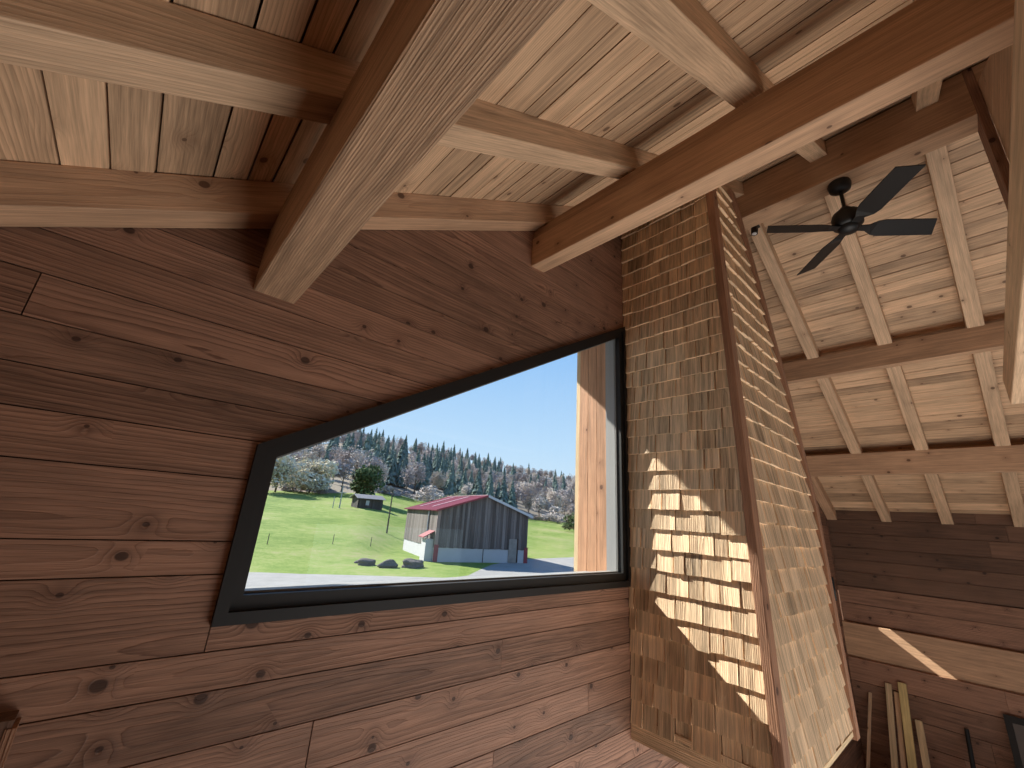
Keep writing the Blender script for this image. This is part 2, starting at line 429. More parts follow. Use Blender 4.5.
# ---- rafters
RYS = [(-.225, -.01), (-1.345, -1.15), (-2.44, -2.235), (-3.55, -3.35), (-4.66, -4.46), (-5.77, -5.57), (-6.88, -6.68)]
llab = ['rafter of the left slope lying against the window wall', 'second rafter of the left slope out from the window wall', 'third rafter of the left slope, wide underside at the top of the view', 'fourth rafter of the left slope showing beside the ridge beam']
rlab = ['rafter of the far slope closest to the window wall, half hidden by the hood', 'rafter of the far slope just right of the shingled hood', 'rafter of the far slope passing behind the fan', 'broad rafter of the far slope right of the fan blades']
for i, (y0, y1) in enumerate(RYS):
    for side in (0, 1):
        if i > 3: continue
        mb = MB()
        xa, xb = (XL, 6.15) if side == 0 else (6.40, 14.5)
        z = (lambda q: 1.645+K*q) if side == 0 else (lambda q: 8.89-K*q)
        mat = (W_BEAM if i == 0 else W_RAFT)
        mb.prism([(xa, y0, z(xa)), (xb, y0, z(xb)), (xb, y0, z(xb)+.262), (xa, y0, z(xa)+.262)], (0, y1-y0, 0), (1, 0, K if side == 0 else -K), .35+.3*random.random(), ((xa+xb)/2, (y0+y1)/2, z((xa+xb)/2)+.1))
        o = mb.build('rafter', mat, bevel=.008*S)
        tag(o, (llab if side == 0 else rlab)[i], 'rafter', 'rafters of the left roof slope' if side == 0 else 'rafters of the far roof slope')

# ---- tie beam and king post at the right edge
mb = MB()
mb.box((XL, -3.78, 1.43), (6.45, -3.375, 1.72), (1, 0, 0), .6)
tag(mb.build('tie_beam', W_RAFT, bevel=.015*S), 'rough thick tie beam seen end-on at the right edge of the view', 'beam')
mb = MB()
mb.box((6.095, -3.87, 1.3), (6.46, -3.79, 5.42), (0, 0, 1), .3)
tag(mb.build('king_post', W_DARK, bevel=.01*S), 'dark upright king post dropping from the ridge beam at the right edge', 'post')
mb = MB()
for i in range(18):
    z0 = 1.5+i*.28
    p = clip(clip([(-1, z0), (RX-.18, z0), (RX-.18, z0+.275), (-1, z0+.275)], -K, 1, 1.645), K, 1, 8.89)
    if len(p) > 2 and area(p) > 1e-3: mb.prism([(x, -3.872, z) for x, z in p], (0, -.05, 0), (1, 0, 0))
struct(mb.build('wall_truss_infill', W_RAFT), 'board infill above the tie beam beside the king post', 'wall')

# ------------------------------------------------------------------ window 1
win = root('window_1', (2.6*S, 0, .9*S)); struct(win, 'large polygonal picture window with a slanted top in a dark grey frame', 'window')
def offset_poly(poly, d):
    n = len(poly); out = []
    for i in range(n):
        p0, p1, p2 = V(poly[i-1]), V(poly[i]), V(poly[(i+1) % n])
        e1 = (p1-p0).normalized(); e2 = (p2-p1).normalized()
        n1 = V((-e1.y, e1.x)); n2 = V((-e2.y, e2.x))
        dd = d if not isinstance(d, (list, tuple)) else None
        d1 = d if dd is not None else d[i-1]; d2 = d if dd is not None else d[i]
        # intersection of the offset lines
        a = p0+n1*d1; b = p1+n2*d2
        den = e1.x*e2.y-e1.y*e2.x
        t = ((b.x-a.x)*e2.y-(b.y-a.y)*e2.x)/den
        out.append((a.x+e1.x*t, a.y+e1.y*t))
    return out
outer = [(WX0, WZ0), (4.645, WZ0), (4.645, wtop(4.645)), (WX0, wtop(WX0))]
mid = offset_poly(outer, [.065, .05, .055, .065])
inner = offset_poly(outer, [.145, .115, .115, .125])
def ring(mb, A, B, y0, y1, mi=0):
    n = len(A)
    for i in range(n):
        j = (i+1) % n
        q = [(A[i][0], y0, A[i][1]), (A[j][0], y0, A[j][1]), (B[j][0], y0, B[j][1]), (B[i][0], y0, B[i][1])]
        mb.prism(q, (0, y1-y0, 0), (1, 0, 0), .5, mi=mi)
mb = MB(); ring(mb, outer, mid, -.045, .205); mb.build('window_frame', M_FRAME, win)
mb = MB(); ring(mb, mid, inner, -.015, .068); mb.build('glazing_bead', M_FRAME2, win)
mb = MB(); ring(mb, mid, inner, .08, .205); mb.build('outer_frame', M_ALU, win)
mb = MB(); ring(mb, inner, offset_poly(inner, .012), .05, .068); mb.build('spacer_bar', M_SPACER, win)
mb = MB(); q = [(x, .07, z) for x, z in mid]; mb.prism(q, (0, .008, 0), (1, 0, 0), .5); mb.build('window_pane', M_GLASS, win)
# outside reveal: aluminium jamb + sill
mb = MB()
mb.box((WX0, .25, WZ0-.02), (4.66, .62, WZ0+.085), (1, 0, 0), .5)
mb.build('outer_sill', M_ALU, win)
# outside pier: wood clad fin standing outside right of the window
pier = root('outside_pier', (4.9*S, .55*S, ZF*S), 'timber-clad outside pier seen through the right side of the window', 'pier')
mb = MB()
for i in range(3):
    y0 = .30+i*.155
    mb.box((4.65, y0+.003, ZF-.6), (4.8, y0+.152, 5.0), (0, 0, 1), .3+.2*i)
mb.build('cladding', W_OUT, pier)
mb = MB(); mb.box((4.655, .768, ZF-.6), (5.3, .83, 5.0), (0, 0, 1), .7); mb.build('edge_board', W_PALE, pier)
mb = MB(); mb.box((4.645, .206, -.66), (4.72, .30, 2.9), (0, 0, 1), .7); mb.build('metal_jamb', M_ALU, pier)

# ---- windows 2 and 3 (behind / under the hood)
w2 = root('window_2', (9.2*S, 0, -3.9*S)); struct(w2, 'glazed door with dark frame glimpsed under the hood', 'window')
r2 = [(7.6, ZF), (10.9, ZF), (10.9, -2.7), (7.6, -2.7)]; i2 = offset_poly(r2, .16)
mb = MB(); ring(mb, r2, i2, -.03, .2); mb.build('window_frame', M_FRAME, w2)
mb = MB(); mb.prism([(x, .07, z) for x, z in i2], (0, .01, 0), (1, 0, 0), .5); mb.build('window_pane', M_GLASS, w2)
w3 = root('window_3', (13.95*S, 0, -1.34*S)); struct(w3, 'narrow slot window low on the window wall by the eaves', 'window')
r3 = [(13.58, -1.46), (14.12, -1.46), (14.12, -.91), (13.58, -.91)]
mb = MB(); ring(mb, r3, offset_poly(r3, .01), -.01, .2); mb.build('window_frame', M_FRAME, w3)
mb = MB(); mb.prism([(x, .07, z) for x, z in r3], (0, .01, 0), (1, 0, 0), .5); mb.build('window_pane', M_GLASS, w3)

# ------------------------------------------------------------------ shingled hood
HX, HZ = 4.66, -2.12
prof = [(-2.12, 7.15), (.4, 7.09), (1.9, 6.66), (3.3, 6.13), (4.2, 5.72), (5.3, 5.2)]
def hr(z):
    for (a, xa), (b, xb) in zip(prof[:-1], prof[1:]):
        if z <= b: return xa+(xb-xa)*(z-a)/(b-a)
    return prof[-1][1]
fy = lambda z: -1.45+.014*(z+2.12)         # front plane leans back a touch
hood = root('shingled_chimney_hood', (5.8*S, -.7*S, HZ*S), 'tall chimney hood clad in golden wooden shingles right of the window', 'chimney hood')
mb = MB()
zs = [-2.08]+[p[0] for p in prof[1:]]
zt = lambda x: rafz(x)-.02 if x < 6.1 else 4.7
front = [(HX+.05, fy(-2.08)+.06, -2.08), (hr(-2.08)-.06, fy(-2.08)+.06, -2.08)]
for z in (.4, 1.9, 3.3, 4.2, 4.7): front.append((hr(z)-.06, fy(z)+.06, z))
front.append((HX+.05, fy(4.3)+.06, 4.3))
# core as stacked slabs
zz = [-2.08, .4, 1.9, 3.3, 4.2, 4.7]
for a, b in zip(zz[:-1], zz[1:]):
    A = [(HX+.05, fy(a)+.06, a), (hr(a)-.06, fy(a)+.06, a), (hr(a)-.06, -.0, a), (HX+.05, -.0, a)]
    zl = b if b < 4.6 else 4.3
    B = [(HX+.05, fy(b)+.06, zl), (hr(b)-.06, fy(b)+.06, b), (hr(b)-.06, -.0, b), (HX+.05, -.0, zl)]
    A = [V(p)*S for p in A]; B = [V(p)*S for p in B]
    for k in range(4):
        j = (k+1) % 4
        mb.face([A[k], A[j], B[j], B[k]], [(0, 0), (1, 0), (1, 1), (0, 1)], .4)
    if a == zz[0]: mb.face(A[::-1], [(0, 0)]*4, .4)
mb.build('hood_core', W_DARK, hood)
def shingles(mb, origin, ud, od, u0f, u1f, z0, z1, expo=.221):
    """origin 3D, ud horizontal direction, od outward direction. u range as function of z"""
    ud, od = V(ud), V(od); zc = z0; row = 0
    while zc < z1:
        ua, ub = u0f(zc+.1), u1f(zc+.1)
        u = ua
        first = True
        while u < ub-.01:
            wd = random.choice([.13, .17, .19, .21, .24, .28, .32])*random.uniform(.93, 1.07)
            if first: wd *= random.uniform(.5, 1.); first = False
            e = u+wd
            if ub-e < .07: e = ub
            jit = random.choice([0, 0, 0, random.uniform(-.018, .018)])
            lift = random.uniform(.0, .012)
            th = random.uniform(.022, .036)
            L = expo*1.9
            zb = zc+jit; zt = min(zc+L, z1+.05)
            oo = origin(zb); ot = origin(zt)
            skew = random.uniform(-.006, .006)
            b0 = oo+ud*(u+.006); b1 = oo+ud*(e-.006)
            t0 = ot+ud*(u+.006); t1 = ot+ud*(e-.006)
            base = od*(.026+lift); 
            bl = V((b0.x, b0.y, zb+skew)); br = V((b1.x, b1.y, zb-skew))
            pts = [bl+base+od*th, br+base+od*th, t1+od*.004, t0+od*.004]
            pin = [bl+base, br+base, t1, t0]
            P = [p*S for p in pts]; Q = [p*S for p in pin]
            t = random.random(); uo = random.uniform(0, 50); vo = (u+e)/2
            if random.random() < .02: t = -.6
            W_ = (e-u)*S; H_ = L*S
            mb.face(P, [(uo, -W_/2), (uo, W_/2), (uo+H_, W_/2), (uo+H_, -W_/2)], t)
            for a, b in ((0, 1), (1, 2), (3, 0)):
                mb.face([Q[a], Q[b], P[b], P[a]], [(uo, 0), (uo+.02, 0), (uo+.02, .01), (uo, .01)], t+.9)  # edge tint raised, painting in the light caught along the butts
            u = e
        zc += expo; row += 1
# side face (faces -X, towards the window): u runs along -Y from the wall to the corner
mb = MB()
shingles(mb, lambda z: V((HX+.03, -.005, z)), (0, -1, 0), (-1, 0, 0), lambda z: 0., lambda z: -fy(z)-.06, -2.0, min(rafz(4.66), 4.3))
mb.build('side_shingles', W_SHING, hood)
mb = MB()
shingles(mb, lambda z: V((HX+.09, fy(z)+.035, z)), (1, 0, 0), (0, -1, 0), lambda z: 0., lambda z: hr(z)-HX-.20, -2.09, 4.75)
mb.build('front_shingles', W_SHING, hood)
# corner post (rough), right edge board, bottom trims
mb = MB()
zz = [-2.1+.2*i for i in range(33)]
for a, b in zip(zz[:-1], zz[1:]): pass
c0 = [(HX-.045, fy(-2.12)-.035, -2.12), (HX+.105, fy(-2.12)-.035, -2.12), (HX+.105, fy(-2.12)+.055, -2.12), (HX-.045, fy(-2.12)+.055, -2.12)]
dy = fy(4.32)-fy(-2.12)
mb.prism(c0, (0, dy, 4.32+2.12), (0, 0, 1), .5)
mb.build('corner_post', W_TRIM, hood, bevel=.006)
mb = MB()
pz = [-2.2, -.9, .4, 1.15, 1.9, 2.6, 3.3, 3.75, 4.2, 4.72]
for a, b in zip(pz[:-1], pz[1:]):
    # edge board: front strip
    A = [(hr(a)-.14, fy(a)-.045, a), (hr(a)+.0, fy(a)-.045, a), (hr(a)+.0, .0, a), (hr(a)-.14, .0, a)]
    B = [(hr(b)-.14, fy(b)-.045, b), (hr(b)+.0, fy(b)-.045, b), (hr(b)+.0, .0, b), (hr(b)-.14, .0, b)]
    A = [V(p)*S for p in A]; B = [V(p)*S for p in B]
    for k in range(4):
        j = (k+1) % 4
        L0, L1 = a*S, b*S; wv = (A[j]-A[k]).length
        mb.face([A[k], A[j], B[j], B[k]], [(L0, -.05), (L0, -.05+wv), (L1, -.05+wv), (L1, -.05)], .35)
    if a == pz[0]: mb.face(A[::-1], [(0, 0), (.1, 0), (.1, .1), (0, .1)], .35)
mb.build('edge_board', W_TRIM, hood)
mb = MB(); mb.box((HX-.02, -1.36, -2.15), (HX+.04, -.005, -1.93), (0, 1, 0), .75); mb.build('bottom_trim', W_SHING, hood)
mb = MB(); mb.box((HX+.09, -1.475, -2.15), (6.95, -1.43, -2.10), (1, 0, 0), .75); mb.build('bottom_trim', W_PALE, hood)
mb = MB(); mb.box((HX+.03, -1.44, -2.17), (6.95, -.0, -2.1), (1, 0, 0), .3); mb.build('bottom_board', W_TRIM, hood)

# ------------------------------------------------------------------ ceiling fan
FX, FY = 6.28, -2.475
fan = root('ceiling_fan', (FX*S, FY*S, 4.75*S), 'matt black four-blade ceiling fan hanging from the ridge beam', 'fan')
mb = MB(); mb.lathe((FX, FY, 4.75), [(0, 0.), (.125, 0), (.135, -.04), (.12, -.11), (.06, -.15), (0, -.15)]); mb.build('canopy', M_BLACK, fan, smooth=True, weld=True)
mb = MB(); mb.tube((FX, FY, 4.62), (FX, FY, 4.25), .022); mb.build('downrod', M_BLACK, fan)
mb = MB(); mb.lathe((FX, FY, 4.03), [(0, .30), (.05, .30), (.09, .25), (.15, .20), (.17, .14), (.17, .02), (.13, -.02), (0, -.02)]); mb.build('motor_housing', M_BLACK, fan, smooth=True, weld=True)
mb = MB(); mb.lathe((FX, FY, 3.98), [(0, .05), (.12, .05), (.13, .02), (.09, -.03), (0, -.045)]); mb.build('hub_cap', M_BLACK, fan, smooth=True, weld=True)
for k in range(4):
    a = math.radians(41.5+90*k); d = V((math.cos(a), math.sin(a), 0)); s_ = V((-math.sin(a), math.cos(a), 0))
    mb = MB()
    # outline stations: (r, leading, trailing)
    st = [(.10, .05, -.05), (.24, .06, -.07), (.33, .11, -.115), (.42, .125, -.125), (.96, .115, -.115), (1.07, .11, -.0)]
    top, bot = [], []
    st = [(.10, .045, -.045), (.22, .055, -.06), (.31, .105, -.10), (.40, .125, -.12), (.70, .122, -.12), (.985, .118, -.118)]
    up, dn = [], []
    for r, l, q in st:
        tw = math.radians(-17 if r > .3 else -4)
        for lst, zo in ((up, .006), (dn, -.006)):
            rr0, rr1 = r, r
            if r > .9: rr0 += .09
            pl = V((FX, FY, 4.0))+d*rr0+s_*(l*math.cos(tw))+V((0, 0, l*math.sin(tw)+zo))
            pq = V((FX, FY, 4.0))+d*rr1+s_*(q*math.cos(tw))+V((0, 0, q*math.sin(tw)+zo))
            lst.append((pl*S, pq*S))
    z4 = [(0, 0)]*4
    for i in range(len(st)-1):
        mb.face([up[i][0], up[i][1], up[i+1][1], up[i+1][0]], z4, .5)
        mb.face([dn[i][1], dn[i][0], dn[i+1][0], dn[i+1][1]], z4, .5)
        mb.face([up[i][0], up[i+1][0], dn[i+1][0], dn[i][0]], z4, .5)
        mb.face([up[i+1][1], up[i][1], dn[i][1], dn[i+1][1]], z4, .5)
    mb.face([up[-1][0], up[-1][1], dn[-1][1], dn[-1][0]], z4, .5)
    mb.build('blade', M_BLACK, fan)

# small black spotlight on the rafter beside the hood
sp = root('spotlight', (6.72*S, -1.27*S, 5.01*S), 'tiny black spotlight on the rafter beside the hood top', 'spotlight')
mb = MB(); mb.box((6.66, -1.33, 4.955), (6.80, -1.22, 4.995), (1, 0, 0), .5); mb.build('mount', M_BLACK, sp)
mb = MB(); mb.tube((6.72, -1.27, 4.97), (6.69, -1.26, 4.80), .055, .05, 16); mb.build('lamp_head', M_BLACK, sp)
mb = MB(); mb.tube((6.69, -1.26, 4.80), (6.6895, -1.2598, 4.795), .035, .035, 16); mb.build('lens', plain('lamp_lens', (.7, .7, .7), .2), sp)

# ------------------------------------------------------------------ things leaning on the far wall
def lean(name, ytop, ztop, w, d, mat, label, cat, group=None, dyb=0., xf=13.55):
    mb = MB(); xt = 14.25-d/2-.012
    mb.beam((xf, ytop+dyb, ZF+.01), (xt, ytop, ztop), w, d, up=(1, 0, .35))
    return tag(mb.build(name, mat, bevel=.004), label, cat, group)
G = 'battens leaning on the far wall'
lean('wooden_batten', -.35, -3.37, .06, .05, W_RAFT, 'thin brown batten leaning on the far wall, nearest the hood', 'batten', G, .22)
lean('wooden_batten', -.72, -3.08, .11, .07, W_PALE, 'pale pinkish batten leaning on the far wall left of the yellow one', 'batten', G, .1)
lean('wooden_batten', -.84, -3.22, .09, .05, W_RAFT, 'shorter brown batten leaning between the pale batten and the yellow one', 'batten', G, .07)
lean('wooden_batten', -.97, -3.0, .14, .09, W_YEL, 'thick yellow batten leaning on the far wall, broadest of the bunch', 'batten', G, .04)
lean('wooden_batten', -1.13, -3.66, .12, .07, W_PALE, 'short pale batten at the right end of the leaning bunch', 'batten', G, -.05)
mb = MB(); mb.tube((13.7, -1.84, ZF+.01), (14.2, -1.87, -3.56), .045, .035, 12)
tag(mb.build('black_rod', M_CABLE), 'black rod leaning upright against the far wall right of the battens', 'rod')
pn = root('framed_panel', (14.0*S, -2.9*S, ZF*S), 'dark grey framed panel leaning at the bottom right corner', 'panel')
def pbox(mb, y0, y1, s0, s1, off, th):
    # panel leans: foot at x=13.7, top at x=14.18 z=-3.1
    F = lambda s: V((13.7+.48*s, 0, ZF+.02+1.98*s)); n = V((-1.98, 0, .48)).normalized()
    a, b = F(s0)+n*off, F(s1)+n*off
    q = [(a.x, y0, a.z), (a.x, y1, a.z), (b.x, y1, b.z), (b.x, y0, b.z)]
    mb.prism(q, -n*th, (0, 1, 0), .5)
mb = MB(); pbox(mb, -3.9, -2.46, 0, .06, .03, .06); pbox(mb, -3.9, -2.46, .94, 1, .03, .06); pbox(mb, -3.9, -3.80, .06, .94, .03, .06); pbox(mb, -2.56, -2.46, .06, .94, .03, .06)
mb.build('panel_frame', M_FRAME, pn)
mb = MB(); pbox(mb, -3.8, -2.56, .06, .94, .01, .03); mb.build('panel_face', plain('grey_glossy_panel', srgb(110, 108, 108), .15, .3), pn)

# dark low board cabinet at the lower left corner
cb = root('dark_wood_panel', (-.8*S, -.06*S, -2.3*S), 'dark wood panel end standing against the wall in the bottom left corner', 'panel')
mb = MB(); mb.box((-1.85, -.12, -2.3), (-.1, -.008, -.93), (0, 0, 1), .2); mb.build('panel_board', W_DUSK, cb)
mb = MB(); mb.box((-.118, -.125, -2.3), (-.085, -.008, -.96), (0, 0, 1), .2); mb.build('edge_strip', W_TRIM, cb)
# ------------------------------------------------------------------ outdoors (metres; ratio k = x / distance from the viewer's plane)
YC = -3.0*S                     # the viewer stands 2.1 m inside the window wall
def lerp(t, tab):
    if t <= tab[0][0]: return tab[0][1]
    for (a, va), (b, vb) in zip(tab[:-1], tab[1:]):
        if t <= b: return va+(vb-va)*(t-a)/(b-a)
    return tab[-1][1]
def gz(k, y):
    ys = lerp(k, [(.44, 34), (.53, 44)])
    gr = lerp(k, [(0., .07), (.25, .086), (.34, .09), (.52, .118), (.7, .10), (1., .060), (1.3, .052)])
    z = -4.
    if y > ys: z += gr*(min(y, 112)-ys)
    if y > 112:
        hs = lerp(k, [(.0, .10), (.2, .15), (.30, .20), (.36, .22), (.5, .215), (.75, .21), (1., .21), (1.3, .205)])
        z += hs*(min(y, 300)-112) + (max(0, y-300))*.02
    return z
def gp(k, y, dz=0.):
    return V((k*y, y+YC, gz(k, y)+dz))
def gmesh(name, ks, yfun, mat, label, cat, rough=0.):
    mb = MB()
    rows = [[gp(k, y, 0 if y > 111 or y < 44 else random.uniform(-rough, rough)) for y in yfun(k)] for k in ks]
    for a, b in zip(rows[:-1], rows[1:]):
        for j in range(len(a)-1):
            q = [a[j], b[j], b[j+1], a[j+1]]
            mb.face(q, [(p.x, p.y) for p in q], .5)
    ob = mb.build(name, mat, smooth=True, weld=True)
    ob['kind'] = 'structure'; ob['label'] = label; ob['category'] = cat
    return ob
EDGE = [(-.5, 33), (.22, 29.8), (.32, 28.4), (.55, 26), (.70, 24.6), (.76, 25.2), (.84, 30), (.95, 33.5), (1.3, 35), (3, 40)]
ks = [-.6+.04*i for i in range(90)]
def grass_mat():
    m, nt, bs = nmat('meadow_grass'); N = NB(nt)
    tc = nt.nodes.new('ShaderNodeTexCoord'); o = tc.outputs['Object']
    a = N.noise(o, .09, 3.); b = N.noise(o, .9, 4., .7); c = N.noise(o, 5., 3., .7)
    f = N.m('ADD', N.m('MULTIPLY', a, .45), N.m('ADD', N.m('MULTIPLY', b, .35), N.m('MULTIPLY', c, .25)))
    col = N.ramp(f, [(.38, (.075, .13, .022)), (.47, (.125, .19, .038)), (.55, (.18, .235, .060)), (.64, (.25, .25, .11))])
    nt.links.new(col, bs.inputs['Base Color']); bs.inputs['Roughness'].default_value = .9; bs.inputs['Specular IOR Level'].default_value = .1
    return m
M_GRASS = grass_mat()
M_ROAD = plain('grey_asphalt', (.27, .262, .25), .9, 0, .22, 1.1, spec=.1)
M_FOREST = plain('hazed_forest_floor', (.24, .21, .17), .95, 0, .4, .12, spec=.05)  # ground colour lightened to paint in distance haze
def fr(a, b, n, pw=1.): return [a+(b-a)*(i/n)**pw for i in range(n+1)]
gmesh('road', ks, lambda k: fr(2.4, lerp(k, EDGE), 10), M_ROAD, 'pale grey asphalt road and yard outside the window', 'road')
gmesh('meadow', ks, lambda k: fr(lerp(k, EDGE), 34 if lerp(k, EDGE) < 34 else 42, 3)[:-1]+fr(36 if lerp(k, EDGE) < 34 else 42, 112, 24), M_GRASS, 'bright green sloping meadow behind the road', 'meadow', .08)
gmesh('hillside', ks, lambda k: fr(111.5, 420, 22), M_FOREST, 'wooded hillside rising behind the meadow', 'hill', .8)

def seedmat(name, stops, vs=1.2, rough=.9):
    m, nt, bs = nmat(name); N = NB(nt)
    tc = nt.nodes.new('ShaderNodeTexCoord'); n = N.noise(tc.outputs['Object'], vs, 3., .7)
    oi = nt.nodes.new('ShaderNodeObjectInfo')
    f = N.m('ADD', N.m('MULTIPLY', n, .6), N.m('MULTIPLY', oi.outputs['Random'], .42))
    nt.links.new(N.ramp(f, stops), bs.inputs['Base Color']); bs.inputs['Roughness'].default_value = rough; bs.inputs['Specular IOR Level'].default_value = .1
    return m
M_SPRUCE = seedmat('hazed_spruce_needles', [(.25, (.13, .18, .175)), (.5, (.165, .23, .205)), (.75, (.22, .28, .24))])  # needle colours paled, with hillside haze mixed in
M_BARE = seedmat('hazed_bare_crown', [(.25, (.33, .285, .275)), (.5, (.43, .375, .355)), (.75, (.53, .48, .43))])  # crown colours washed out to carry the haze
M_WILLOW = seedmat('pale_crown', [(.25, (.46, .42, .32)), (.5, (.58, .53, .41)), (.8, (.70, .65, .50))])
M_LEAF = seedmat('dark_leaves', [(.2, (.045, .075, .03)), (.5, (.075, .115, .045)), (.8, (.13, .165, .07))])
M_TAN = seedmat('tan_crown', [(.25, (.24, .22, .14)), (.5, (.31, .29, .18)), (.8, (.38, .36, .22))])
M_TRUNK = plain('bark', (.12, .095, .075), .9, 0, .3, 3.)

def spruce(name, h, rng):
    mb = MB(); mb.tube((0, 0, -.8), (0, 0, h*.96), .16, .03, 6, 1, 1.)
    n = 620; R = h*.17
    for i in range(n):
        f = rng.random()**1.25; z = h*(.06+.93*f); r = R*(1-f)**.85*rng.uniform(.35, 1.12)
        a = rng.uniform(0, 6.283); d = V((math.cos(a), math.sin(a), 0)); s_ = V((-d.y, d.x, 0)); L = R*(.55*(1-f)+.14)
        p = d*r+V((0, 0, z)); w = L*.42
        tip = d*(r+L*.6)+V((0, 0, z-L*.55))
        mb.face([p-s_*w+V((0, 0, -.1)), tip, p+s_*w, p+V((0, 0, L*.5))-d*.1], [(0, 0)]*4, .5, 0)
    return mb.build(name, [M_SPRUCE, M_TRUNK])
def crown(name, h, w, mat, rng, n=900, leaf=.34, low=.22, trunk=True, blobs=7):
    mb = MB()
    if trunk:
        mb.tube((0, 0, -.8), (0, 0, h*.6), h*.022, h*.01, 7, 1, 1.)
        for i in range(9):
            a = rng.uniform(0, 6.283); z0 = h*rng.uniform(.2, .55)
            mb.tube((0, 0, z0), (math.cos(a)*w*.36, math.sin(a)*w*.36, z0+h*rng.uniform(.15, .35)), h*.008, h*.003, 5, 1, 1.)
    B = [(V((rng.uniform(-.25, .25)*w, rng.uniform(-.25, .25)*w, h*rng.uniform(low+.2, .78))), rng.uniform(.2, .3)) for _ in range(blobs)]
    for i in range(n):
        c, s_ = rng.choice(B)
        d = V((rng.gauss(0, 1), rng.gauss(0, 1), rng.gauss(0, 1))).normalized()*rng.uniform(.55, 1.)
        p = c+V((d.x*w*s_, d.y*w*s_, d.z*h*s_*.8))
        if p.z < .1: p.z = .1
        if p.z > h: p.z = h
        a = V((rng.gauss(0, 1), rng.gauss(0, 1), rng.gauss(0, 1))).normalized(); b = a.orthogonal().normalized()
        q = leaf*rng.uniform(.6, 1.5)
        mb.face([p-a*q, p+b*q*.55, p+a*q*.9, p-b*q*.6], [(0, 0)]*4, .5, 0)
    return mb.build(name, [mat, M_TRUNK])
rng = random.Random(11)
sp_p = [spruce('spruce_tree', 12+i, rng) for i in range(3)]
br_p = [crown('bare_tree', 11+i, 7.5, M_BARE, rng, 760, .36) for i in range(3)]
LS = 'dark blue green spruce tree in the forest on the hillside'
LB = 'leafless brown grey tree in the forest on the hillside'
def place(o, k, y, sc=1., rz=None, sz=None):
    o.location = gp(k, y); o.scale = (sc, sc, sz or sc); o.rotation_euler = (0, 0, rng.uniform(0, 6.28) if rz is None else rz)
used = {}
def inst(protos, k, y, sc, label, cat, group):
    p = rng.choice(protos)
    if p.name in used: o = p.copy(); COL.objects.link(o)
    else: o = p; used[p.name] = 1
    place(o, k, y, sc); tag(o, label, cat, group)
    return o
rows = [(116, 1.0), (126, .95), (137, 1.), (150, 1.), (165, 1.), (182, 1.), (200, 1.), (221, 1.), (244, 1.05), (270, 1.05), (296, 1.05), (312, 1.05)]
ns = nb = 0
for ri, (y, s0) in enumerate(rows):
    step = 5.6/y*(1.0+ri*.045)
    k = .205+rng.uniform(0, step)
    while k < 1.40:
        cl = math.sin(k*9+ri*.9)+math.sin(k*23+ri*2.1)*.6 + rng.uniform(-.9, .9)
        conif = cl > (-.15 if ri < 8 else .2) if k < .9 else cl > .75
        if k < .3 and ri < 2: conif = False
        kk, yy = k+rng.uniform(-.3, .3)*step, y+rng.uniform(-4, 4)
        if conif and ns < 290: inst(sp_p, kk, yy, rng.uniform(.75, 1.15)*s0, LS, 'tree', 'spruces on the hillside'); ns += 1
        elif nb < 295: inst(br_p, kk, yy, rng.uniform(.65, 1.0)*s0, LB, 'tree', 'leafless trees on the hillside'); nb += 1
        k += step*rng.uniform(.8, 1.2)
# single trees and bushes at the meadow edge
o = crown('round_tree', 7.8, 7.6, M_LEAF, rng, 3600, .32, -.06, True, 16); place(o, .42, 86, 1., 0); tag(o, 'dense dark green round tree standing behind the small hut', 'tree')
for k, y, h, w, lab in ((.232, 106, 11.2, 15, 'wide pale grey willow at the far left of the meadow edge'), (.300, 108, 10., 13, 'pale grey rounded willow just left of the first spruces')):
    o = crown('willow_tree', h, w, M_WILLOW, rng, 2400, .42, .0, True, 12); place(o, k, y, 1., 0); tag(o, lab, 'tree')
bush_p = [crown('shrub', 3.6, 7., M_BARE, rng, 620, .3, -.1, False, 6) for _ in range(2)]
for i in range(20):
    k = .2+i*.055+rng.uniform(-.01, .01)
    if .36 < k < .44: continue
    inst(bush_p, k, 110+rng.uniform(-2, 3), rng.uniform(.7, 1.15), 'low leafless grey brown shrub along the meadow edge', 'shrub', 'shrubs along the meadow edge')
for k, y, h, w, mt, lab in ((.68, 92, 5.2, 8, M_TAN, 'tan leafless bush showing above the barn roof'), (.745, 90, 6.2, 5, M_TAN, 'yellowish budding bush above the barn roof ridge'), (.615, 100, 6.0, 9, M_BARE, 'brown grey bush left of the barn ridge'), (1.20, 74, 5.0, 6.5, M_LEAF, 'green bush at the meadow edge right of the barn'), (1.10, 104, 6.0, 9, M_BARE, 'large bare bush behind the right end of the barn')):
    o = crown('bush', h, w, mt, rng, 1000, .28, 0., False, 7); place(o, k, y, 1., 0); tag(o, lab, 'bush')

# ---- barn
def planks_mat(name, a, b, c):
    m, nt, bs = nmat(name); N = NB(nt)
    uvn = nt.nodes.new('ShaderNodeUVMap'); uvn.uv_map = 'UVMap'
    spx = nt.nodes.new('ShaderNodeSeparateXYZ'); nt.links.new(uvn.outputs[0], spx.inputs[0])
    u, v = spx.outputs[0], spx.outputs[1]
    at = nt.nodes.new('ShaderNodeAttribute'); at.attribute_name = 'tint'
    n = N.noise(N.xyz(N.m('MULTIPLY', u, .35), N.m('MULTIPLY', v, 14.), N.m('MULTIPLY', at.outputs['Fac'], 30.)), 1., 4., .7)
    f = N.m('ADD', N.m('MULTIPLY', n, .75), N.m('MULTIPLY', at.outputs['Fac'], .3))
    nt.links.new(N.ramp(f, [(.25, a), (.52, b), (.8, c)]), bs.inputs['Base Color']); bs.inputs['Roughness'].default_value = .9
    return m
